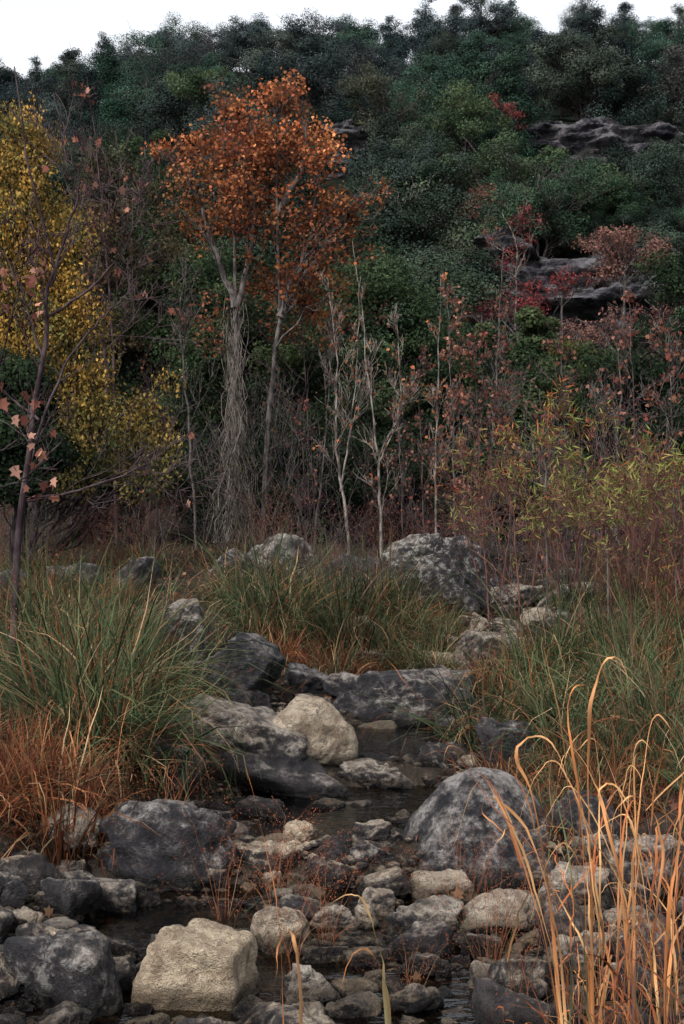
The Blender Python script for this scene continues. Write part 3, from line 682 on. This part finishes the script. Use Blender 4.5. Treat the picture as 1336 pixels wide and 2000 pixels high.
for i in range(12):
    rg=np.random.default_rng(300+i);out=[];tips=[];tall=i>=9
    for _ in range(8):
        a=rg.uniform(0,6.28);q=rg.uniform(.1,.8)*(.4 if tall else 1)
        grow(np.array([rg.normal()*(.35 if tall else .15),rg.normal()*.15,-.05]),nrm(np.array([math.cos(a)*q,math.sin(a)*q,1.])),rg.uniform(1.6,2.6) if tall else rg.uniform(.7,1.6),.009,2,out,rg,n=7 if tall else 6,spread=.55 if tall else .75,up=.12,kids=4,shr=.42 if tall else .58,wig=.14 if tall else .2,minr=.0025,tips=tips)
    V,Fc=tubes(out,3);st=mk("stems",V,Fc,mat=[M_TWIG,M_BARK,M_RED][i%3],link=False)
    m=260;tp=np.array(tips)[rg.integers(0,len(tips),m)]
    pl=np.array([BRN,[(.05,.062,.027),(.085,.075,.035)],BRN][i%3]);c=pl[rg.integers(0,len(pl),m)]*rg.uniform(.5,1.3,(m,1))
    lf=leaves("leaves",tp,.042*rg.uniform(.6,1.3,m),c,T_DIA,rg,M_LEAF,(0,0,-.5),link=False)
    SH.append((st.data,lf.data))
SP=[]
for _ in range(24):
    SP.append((rng.uniform(-60,1400),rng.uniform(18,22),rng.uniform(.5,.95),9))
for px in (300,400,640,800,920,1040,1150,1260):
    SP.append((px+rng.normal()*25,rng.uniform(18,20.5),rng.uniform(.7,.95),-1))
for _ in range(14):
    SP.append((rng.uniform(940,1400),rng.uniform(12.5,17),rng.uniform(.5,.85),9))
for px in (590,640,690,660): SP.append((px,11.9+rng.random(),.42,9))
for px in (420,520,600,700,760,840): SP.append((px,15.6+rng.random(),.45,9))
for px in (560,680): SP.append((px,14.0+rng.random()*.3,.3,9))
for _ in range(12):
    SP.append((rng.uniform(-60,420),rng.uniform(14.8,18),rng.uniform(.35,.6),9))
for px,d,s,kk in SP:
    x=X(px,d)
    k_=rng.integers(9) if kk==9 else rng.integers(9,12);e=empty("bare_shrub",(x,d,float(ground(x,d))));e.scale=(s,s,s);e.rotation_euler=(0,0,rng.uniform(0,6.28))
    meta(e,["bare purple brown twiggy shrub at the wood edge","bare twiggy shrub with a few green leaves","bare red stemmed shrub with dry leaves"][k_%3],"shrub","bare shrubs at the wood edge")
    for nm,me in zip(("stems","leaves"),SH[k_]):
        o=bpy.data.objects.new(nm,me);o.parent=e;COL.objects.link(o)
WIL=[(.16,.18,.055),(.19,.19,.062),(.11,.14,.046),(.2,.16,.06)]
for k_,(px,top,d,nl,L) in enumerate([(1080,800,10.5,640,.48),(1000,830,11.3,360,.40),(1180,850,10.2,600,.46),(1270,900,9.3,600,.44),(1330,900,8.6,420,.42),(1120,960,9.8,340,.42),(940,850,12,200,.38),(1220,980,9.0,340,.4)]):
    bare_tree("willow_shrub","slim willow shrub with narrow yellow green leaves",d,[([(px+20,1200),(px+5,1020),(px-15,top)],.008),([(px+40,1150),(px+60,1000),(px+50,top+30)],.006),([(px,1150),(px-35,1020),(px-70,top+50)],.006)],180+k_,M_RED,nl,.07,WIL if k_%3 else WIL+ORA[:2],"willow shrubs on the bank",T_LAN,(0,0,.4),.03,"shrub",kids=7,L=L,minr=.0016,spread=1.,lo=.3)
# ---------------- grass
def blades(base,az,Ln,lean,curl,width,cb,ct,rg,S=7,kink=0,tk=.6):
    N=len(base);t=np.linspace(0,1,S)
    th=lean[:,None]+curl[:,None]*t[None]**1.4
    kk=np.broadcast_to(kink,(N,))[:,None];tkk=np.broadcast_to(tk,(N,))[:,None]
    th=th+kk/(1+np.exp(-(t[None]-tkk)*22))
    st=(Ln/(S-1))[:,None]
    hx=np.cumsum(np.sin(th)*st,1)-np.sin(th[:,:1])*st;hz=np.cumsum(np.cos(th)*st,1)-np.cos(th[:,:1])*st
    a2=az[:,None]+np.cumsum(rg.normal(size=(N,S))*.08,1)
    C=base[:,None,:]+np.stack([np.cos(a2)*hx,np.sin(a2)*hx,hz],-1)
    tw=az+math.pi/2+rg.normal(size=N)*.7
    Wd=np.stack([np.cos(tw),np.sin(tw),rg.normal(size=N)*.3],-1)
    prof=(width[:,None]/2)*np.clip(1.05-t[None]**1.6,.05,1)*np.clip(.55+t*3,0,1)[None]
    Vv=np.stack([C-Wd[:,None]*prof[...,None],C+Wd[:,None]*prof[...,None]],2)
    co=cb[:,None]*(1-t[None,:,None])+ct[:,None]*t[None,:,None]
    co=np.repeat(co[:,:,None],2,2)
    i,j=np.meshgrid(np.arange(N),np.arange(S-1),indexing='ij');b=i*S*2+j*2
    return Vv.reshape(-1,3),np.stack([b,b+1,b+3,b+2],-1).reshape(-1,4),co.reshape(-1,3)
GG=np.array([(.055,.09,.046),(.037,.063,.036),(.105,.138,.072),(.085,.113,.061)])
OO=np.array([(.22,.088,.046),(.165,.063,.037),(.27,.135,.07),(.125,.05,.035)])
TT=np.array([(.23,.18,.115),(.17,.13,.085),(.31,.24,.155)])
def clump(seed,n,H,frac,wid,spr=.12,lean=.5,curl=2.3,seeds=8):
    rg=np.random.default_rng(seed)
    base=np.stack([rg.normal(size=n)*spr,rg.normal(size=n)*spr,np.zeros(n)-.04],-1)
    az=np.arctan2(base[:,1],base[:,0])+rg.normal(size=n)*.8
    Ln=H*rg.uniform(.4,1.35,n);u=rg.random(n)
    A=np.where((u<frac[0])[:,None],GG[rg.integers(0,4,n)],np.where((u<frac[0]+frac[1])[:,None],OO[rg.integers(0,4,n)],TT[rg.integers(0,3,n)]))
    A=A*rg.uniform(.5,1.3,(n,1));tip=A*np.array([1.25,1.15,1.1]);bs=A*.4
    V,Fc,c=blades(base,az,Ln,np.abs(rg.normal(size=n))*lean*.7,rg.uniform(.1,1,n)**1.3*curl*1.5,wid*rg.uniform(.4,1.4,n),bs,tip,rg,kink=np.where(rg.random(n)<.22,rg.uniform(.6,1.8,n),0),tk=rg.uniform(.35,.8,n))
    if seeds:
        m=seeds;b2=base[:m];V2,F2,c2=blades(b2,rg.uniform(0,6.28,m),H*rg.uniform(1.1,1.45,m),rg.uniform(.05,.4,m),rg.uniform(.3,1.1,m),np.full(m,.0035),np.tile(OO[0]*.8,(m,1)),np.tile(OO[0],(m,1)),rg,S=9)
        C=V2.reshape(m,9,2,3).mean(2);sp=[]
        for q in range(m):
            for _ in range(24):
                t=rg.uniform(5,8);i=int(t);p=C[q,i]+(C[q,min(i+1,8)]-C[q,i])*(t-i);sp.append(p+rg.normal(size=3)*.022*(9-t)/2)
        sp=np.array(sp);a=nrm(rg.normal(size=(len(sp),3)));b=nrm(np.cross(a,rg.normal(size=(len(sp),3))))
        s=.008;V3=np.stack([sp-a*s,sp+b*s*.4,sp+a*s,sp-b*s*.4],1).reshape(-1,3);F3=np.arange(len(V3)).reshape(-1,4);c3=np.tile(OO[1],(len(V3),1))
        Fc=np.vstack([Fc,F2+len(V),F3+len(V)+len(V2)]);V=np.vstack([V,V2,V3]);c=np.vstack([c,c2,c3])
    return V,Fc,c
GV={'green':[],'mixed':[],'dry':[]}
for i in range(5):
    for kd,fr,H,sd in (('green',(.80,.06),.9,2),('mixed',(.46,.28),.72,5),('dry',(.05,.80),.6,4)):
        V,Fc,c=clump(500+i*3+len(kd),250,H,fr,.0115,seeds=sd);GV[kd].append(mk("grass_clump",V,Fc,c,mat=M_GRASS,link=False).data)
def tuft(px,d,kd,s):
    x=X(px,d)
    o=bpy.data.objects.new("grass_clump",GV[kd][rng.integers(5)]);COL.objects.link(o)
    o.location=(x,d,float(ground(x,d)));o.scale=(s,s,s*rng.uniform(.75,1.15));o.rotation_euler=(0,0,rng.uniform(0,6.28));v=rng.uniform(.6,1.2);o.color=(v,v,v,1)
    meta(o,{'green':"long green grass clump on the creek bank",'mixed':"green and straw coloured grass clump",'dry':"dry orange brown grass clump"}[kd],"grass","grass clumps along the creek")
def region(px0,px1,d0,d1,cnt_,probs,s0,s1,cmin=.05,he=.8):
    k=0;tr=0
    while k<cnt_ and tr<3000:
        tr+=1;px=rng.uniform(px0,px1);d=rng.uniform(d0,d1)
        if channel(X(px,d),d)<cmin: continue
        if 300<px<430 and d>9: continue
        if any((X(px,d)-a)**2+(d-b)**2<(r*he)**2 for a,b,r in ROCKS): continue
        tuft(px,d,rng.choice(['green','mixed','dry'],p=probs),rng.uniform(s0,s1));k+=1
region(-60,300,7.5,10.5,28,[.56,.30,.14],.6,1.05)
region(60,300,7.6,9.2,9,[1,0,0],.85,1.15)
region(-60,420,11,13.6,15,[.35,.38,.27],.35,.6)
region(-60,170,6.3,7.1,11,[.02,.1,.88],.55,.85,-.45,.6)
region(960,1420,7.6,10.5,30,[.56,.30,.14],.55,.95,.05)
region(1080,1420,6.5,7.7,14,[.42,.35,.23],.45,.72,-.3,.5)
region(1090,1420,10.5,15,18,[.4,.36,.24],.45,.65)
region(450,890,11.4,13.0,30,[.64,.24,.12],.6,.95,-9)
region(540,870,10.8,11.4,14,[.1,.25,.65],.4,.62,-9)
region(430,930,13.0,13.8,8,[.3,.4,.3],.4,.55,-9,.6)
region(-60,420,14.5,17,18,[.15,.35,.5],.35,.55,-9)
region(-60,1420,16.5,20,18,[.1,.3,.6],.35,.5,-9)
n=17000;y=rng.uniform(6.5,24,n);px=rng.uniform(-60,1400,n);x=X(px,y);k=(channel(x,y)>.08);x=x[k];y=y[k];n=len(x)
base=np.stack([x,y,ground(x,y)-.01],-1);u=rng.random((n,1));A=np.where(u<.4,GG[rng.integers(0,4,n)],np.where(u<.72,OO[rng.integers(0,4,n)],TT[rng.integers(0,3,n)]))*rng.uniform(.4,1.,(n,1))
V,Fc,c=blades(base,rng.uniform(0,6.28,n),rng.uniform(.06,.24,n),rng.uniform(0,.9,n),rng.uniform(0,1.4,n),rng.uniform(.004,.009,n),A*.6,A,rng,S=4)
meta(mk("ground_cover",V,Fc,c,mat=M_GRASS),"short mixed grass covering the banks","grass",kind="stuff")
n=7000;y=4.2+16*rng.random(n)**1.2;px=rng.uniform(-60,1400,n);x=X(px,y);k=(channel(x,y)>-.1)|(rng.random(n)<.12);x=x[k];y=y[k];n=len(x)
pl=np.array(BRN+[(.2,.12,.075)]);P=np.stack([x,y,ground(x,y)+.012],-1);c=pl[rng.integers(0,4,n)]*rng.uniform(.4,1.2,(n,1))
rgf=np.random.default_rng(4);meta(leaves("fallen_leaves",P,rgf.uniform(.03,.06,n),c,T_MAP,rgf,M_LEAF,(0,0,0)),"brown fallen leaves lying on the banks","leaves",kind="stuff")
# ---------------- foreground dry reeds
def reed(px,d,seed,nst,H,label,sp=.08):
    rg=np.random.default_rng(seed);x=X(px,d);z=float(ground(x,d))
    base=np.stack([rg.normal(size=nst)*sp,rg.normal(size=nst)*sp,np.zeros(nst)-.03],-1)
    st=np.array([(.14,.085,.095),(.2,.11,.07),(.09,.09,.05),(.26,.125,.07)])
    A=st[rg.integers(0,4,nst)]*rg.uniform(.6,1.1,(nst,1))
    Hs=H*rg.uniform(.5,1.1,nst)
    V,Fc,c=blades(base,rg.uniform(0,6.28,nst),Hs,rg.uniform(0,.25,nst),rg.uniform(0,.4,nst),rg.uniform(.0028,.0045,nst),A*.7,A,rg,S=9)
    C=V.reshape(nst,9,2,3).mean(2);b2=[];L2=[]
    for q in range(nst):
        for _ in range(2):
            t=rg.uniform(1.5,7.5);i=int(t);b2.append(C[q,i]+(C[q,i+1]-C[q,i])*(t-i));L2.append(rg.uniform(.18,.48)*H)
    b2=np.array(b2);m=len(b2);A=np.array([(.41,.165,.066),(.31,.11,.05),(.39,.225,.115),(.2,.075,.042)])[rg.integers(0,4,m)]*rg.uniform(.6,1.15,(m,1))
    V2,F2,c2=blades(b2,rg.uniform(0,6.28,m),np.array(L2),rg.uniform(.1,.7,m),rg.uniform(.1,1.8,m),rg.uniform(.004,.0085,m),A*.9,A,rg,S=14,kink=np.where(rg.random(m)<.4,rg.uniform(.7,1.9,m),0),tk=rg.uniform(.4,.85,m))
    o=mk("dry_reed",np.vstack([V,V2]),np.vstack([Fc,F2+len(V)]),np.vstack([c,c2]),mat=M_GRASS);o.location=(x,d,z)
    meta(o,label,"reed","dry reeds beside the creek")
for i,(px,d,n,H) in enumerate([(1290,3.6,13,.95),(1220,3.75,11,.85),(1330,3.4,13,1.1),(1150,3.9,9,.85),(1260,4.2,11,.9),(1370,3.8,14,1.1),(1110,4.1,6,.7),(1310,4.6,12,.8),(1200,4.4,9,.8),(1050,4.2,4,.5),(1180,3.6,7,.9)]):
    reed(px,d,600+i,n,H,"tall dry orange reeds with folded arching leaves")
def ribbon(pts,w,ca,cb,label,name="reed_blade",cat="reed"):
    P=np.array([W(a,b,d) for a,b,d in pts]);m=len(P);S=40
    Pp=np.vstack([2*P[0]-P[1],P,2*P[-1]-P[-2]]);Q=[]
    for t in np.linspace(0,m-1.0001,S):
        i=int(t);u=t-i;p0,p1,p2,p3=Pp[i],Pp[i+1],Pp[i+2],Pp[i+3]
        Q.append(.5*((2*p1)+(-p0+p2)*u+(2*p0-5*p1+4*p2-p3)*u*u+(-p0+3*p1-3*p2+p3)*u**3))
    Q=np.array(Q);sd=np.random.default_rng(int(abs(P[0,0])*1e4)+m)
    Q+=np.cumsum(sd.normal(size=Q.shape)*.0014,0)-.0
    T=nrm(np.gradient(Q,axis=0));t=np.linspace(0,1,S)[:,None]
    s=nrm(np.cross(T,np.array([.15,1.,.25])));nn=nrm(np.cross(T,s));ang=np.sin(t*9+P[0,0]*9)*1.3
    s=s*np.cos(ang)+nn*np.sin(ang);nn=nrm(np.cross(T,s))
    wd=w/2*np.clip(1.02-t**1.5,.04,1)*np.clip(.6+t*2,0,1)*(1+.15*np.sin(t*23+P[0,0]*50))
    V=np.stack([Q-s*wd,Q+nn*wd*.2,Q+s*wd],1).reshape(-1,3)
    i=np.arange(S-1)*3;Fc=np.vstack([np.stack([i,i+1,i+4,i+3],-1),np.stack([i+1,i+2,i+5,i+4],-1)])
    cc=(np.array(ca)*(1-t)+np.array(cb)*t)*(1+.3*np.sin(t*31+P[0,0]*70))
    meta(mk(name,V,Fc,np.repeat(cc,3,0),mat=M_GRASS),label,cat,"arching reed blades beside the creek")
OR_=(.42,.17,.068);TN=(.46,.28,.14);GN=(.09,.11,.06);PU=(.14,.085,.09)
B=2350
LB="orange dry blade arching over at the top"
ribbon([(1150,B,3.6),(1155,1800,3.6),(1150,1450,3.6),(1165,1330,3.6),(1190,1278,3.6),(1215,1290,3.6),(1240,1365,3.6)],.013,OR_,TN,LB)
ribbon([(1160,B,3.5),(1150,1900,3.5),(1130,1560,3.5),(1108,1400,3.5),(1118,1345,3.5),(1148,1332,3.5),(1152,1365,3.5)],.008,OR_,OR_,LB)
ribbon([(1110,B,3.8),(1090,1850,3.8),(1050,1560,3.8),(1018,1480,3.8),(1035,1440,3.8),(1080,1440,3.8),(1110,1490,3.8),(1125,1560,3.8)],.012,OR_,TN,LB)
ribbon([(1120,B,3.7),(1100,1900,3.7),(1040,1640,3.7),(965,1560,3.7),(945,1590,3.7),(1000,1640,3.7),(1060,1700,3.7)],.009,TN,OR_,LB)
ribbon([(1130,B,3.7),(1080,1900,3.7),(1000,1620,3.7),(930,1500,3.7),(882,1462,3.7),(870,1500,3.7)],.008,OR_,TN,"long thin dry blade leaning over the creek")
ribbon([(1180,B,3.5),(1090,1750,3.5),(960,1560,3.5),(860,1410,3.5),(790,1310,3.5),(755,1270,3.5)],.004,PU,OR_,"long thin dry stem leaning over the creek")
ribbon([(1170,B,3.4),(1145,1850,3.4),(1110,1500,3.4),(1075,1300,3.4),(1030,1180,3.4),(960,1110,3.4),(890,1060,3.4)],.004,GN,OR_,"tall green grass stem leaning over the creek")
ribbon([(1210,B,3.5),(1230,1850,3.5),(1180,1600,3.5),(1168,1560,3.5),(1200,1540,3.5),(1235,1590,3.5),(1250,1690,3.5)],.011,OR_,TN,LB)
ribbon([(1250,B,3.3),(1270,1850,3.3),(1290,1640,3.3),(1250,1560,3.3),(1210,1560,3.3),(1185,1620,3.3)],.010,OR_,TN,LB)
ribbon([(1300,B,3.3),(1300,1850,3.3),(1320,1640,3.3),(1330,1500,3.3),(1350,1400,3.3)],.011,OR_,OR_,"tall upright orange dry blade beside the creek")
ribbon([(1240,B,3.6),(1230,1900,3.6),(1215,1700,3.6),(1190,1560,3.6),(1150,1470,3.6),(1105,1420,3.6)],.008,OR_,TN,"long thin dry blade leaning over the creek")
ribbon([(1080,B,3.3),(1110,1950,3.3),(1120,1750,3.3),(1060,1400,3.3),(1085,1250,3.3)],.006,GN,GN,"tall green grass stem beside the creek")
rgb=np.random.default_rng(77)
for i in range(16):
    d=rgb.uniform(3.5,4.1);b=rgb.uniform(1110,1340);tx=b-rgb.uniform(-90,260);tr_=rgb.uniform(1400,1700);sg=-1 if tx<b else 1;q=rgb.uniform(30,90)
    col=[OR_,TN,(.28,.1,.05),(.33,.2,.1)][i%4]
    ribbon([(b,B,d),(b*.85+tx*.15,1950,d),(b*.5+tx*.5,1950*.45+tr_*.55,d),(tx,tr_,d),(tx+sg*q*.5,tr_+10,d),(tx+sg*q,tr_+rgb.uniform(50,150),d)],rgb.uniform(.005,.009),col,TN,"thin bent dry blade crossing other reeds")
ribbon([(600,2300,4.0),(590,1960,4.0),(578,1850,4.0),(563,1815,4.0),(548,1850,4.0),(545,1930,4.0)],.016,TN,OR_,"dry bent blade standing before the stones")
ribbon([(765,2300,4.0),(755,1960,4.0),(740,1840,4.0),(715,1760,4.0),(690,1745,4.0),(650,1770,4.0)],.012,GN,TN,"bent green brown blade before the stones")
ribbon([(770,2300,3.9),(760,2000,3.9),(745,1890,3.9),(715,1850,3.9),(690,1865,3.9),(665,1940,3.9)],.012,GN,OR_,"bent green brown blade before the stones")
ribbon([(560,2300,4.2),(545,1850,4.2),(505,1600,4.2),(470,1470,4.2)],.004,OR_,OR_,"thin reddish grass stem before the stones")
for i,(px,d,s) in enumerate([(560,5.2,.62),(430,5.7,.6),(640,5.3,.5),(960,5.0,.6),(1010,4.6,.6),(800,4.7,.35),(330,6.4,.55),(540,6.0,.6),(900,5.6,.5)]):
    V,Fc,c=clump(700+i,20,.7,(.1,.7),.004,.04,.7,1.3,seeds=18)
    o=mk("seed_grass",V,Fc,c,mat=M_GRASS);x=X(px,d);o.location=(x,d,float(ground(x,d)));o.scale=(s,s,s);meta(o,"fine reddish seed heads nodding over the stones","grass","seed grass among the stones")
# ---------------- world, sun, camera
w=bpy.data.worlds.new("World");bpy.context.scene.world=w;w.use_nodes=True;N=w.node_tree.nodes;L=w.node_tree.links
sky=N.new('ShaderNodeTexSky');sky.sky_type='NISHITA';sky.sun_disc=False;el=math.radians(48);sky.sun_elevation=el;sky.sun_rotation=math.radians(215);sky.air_density=1.;sky.dust_density=5.;sky.ozone_density=1.
hs=N.new('ShaderNodeHueSaturation');hs.inputs['Saturation'].default_value=.2;hs.inputs['Value'].default_value=2.35;L.new(sky.outputs[0],hs.inputs['Color'])
L.new(hs.outputs[0],N['Background'].inputs[0]);N['Background'].inputs[1].default_value=.15
sl=bpy.data.lights.new("sun",'SUN');sl.energy=1.5;sl.angle=math.radians(12);sl.color=(1,.93,.84);so=bpy.data.objects.new("sun",sl);COL.objects.link(so)
az=math.radians(215);dirv=Vector((math.sin(az)*math.cos(el),math.cos(az)*math.cos(el),math.sin(el)))
so.rotation_euler=dirv.to_track_quat('Z','Y').to_euler()
cd=bpy.data.cameras.new("camera");co=bpy.data.objects.new("camera",cd);COL.objects.link(co);cd.sensor_fit='VERTICAL';cd.sensor_height=36;cd.lens=50;cd.clip_end=2000;cd.clip_start=.05
co.location=(0,0,1.6);co.rotation_euler=(math.pi/2,0,0);bpy.context.scene.camera=co
vs=bpy.context.scene.view_settings;vs.view_transform='Standard';vs.look='None';vs.exposure=0
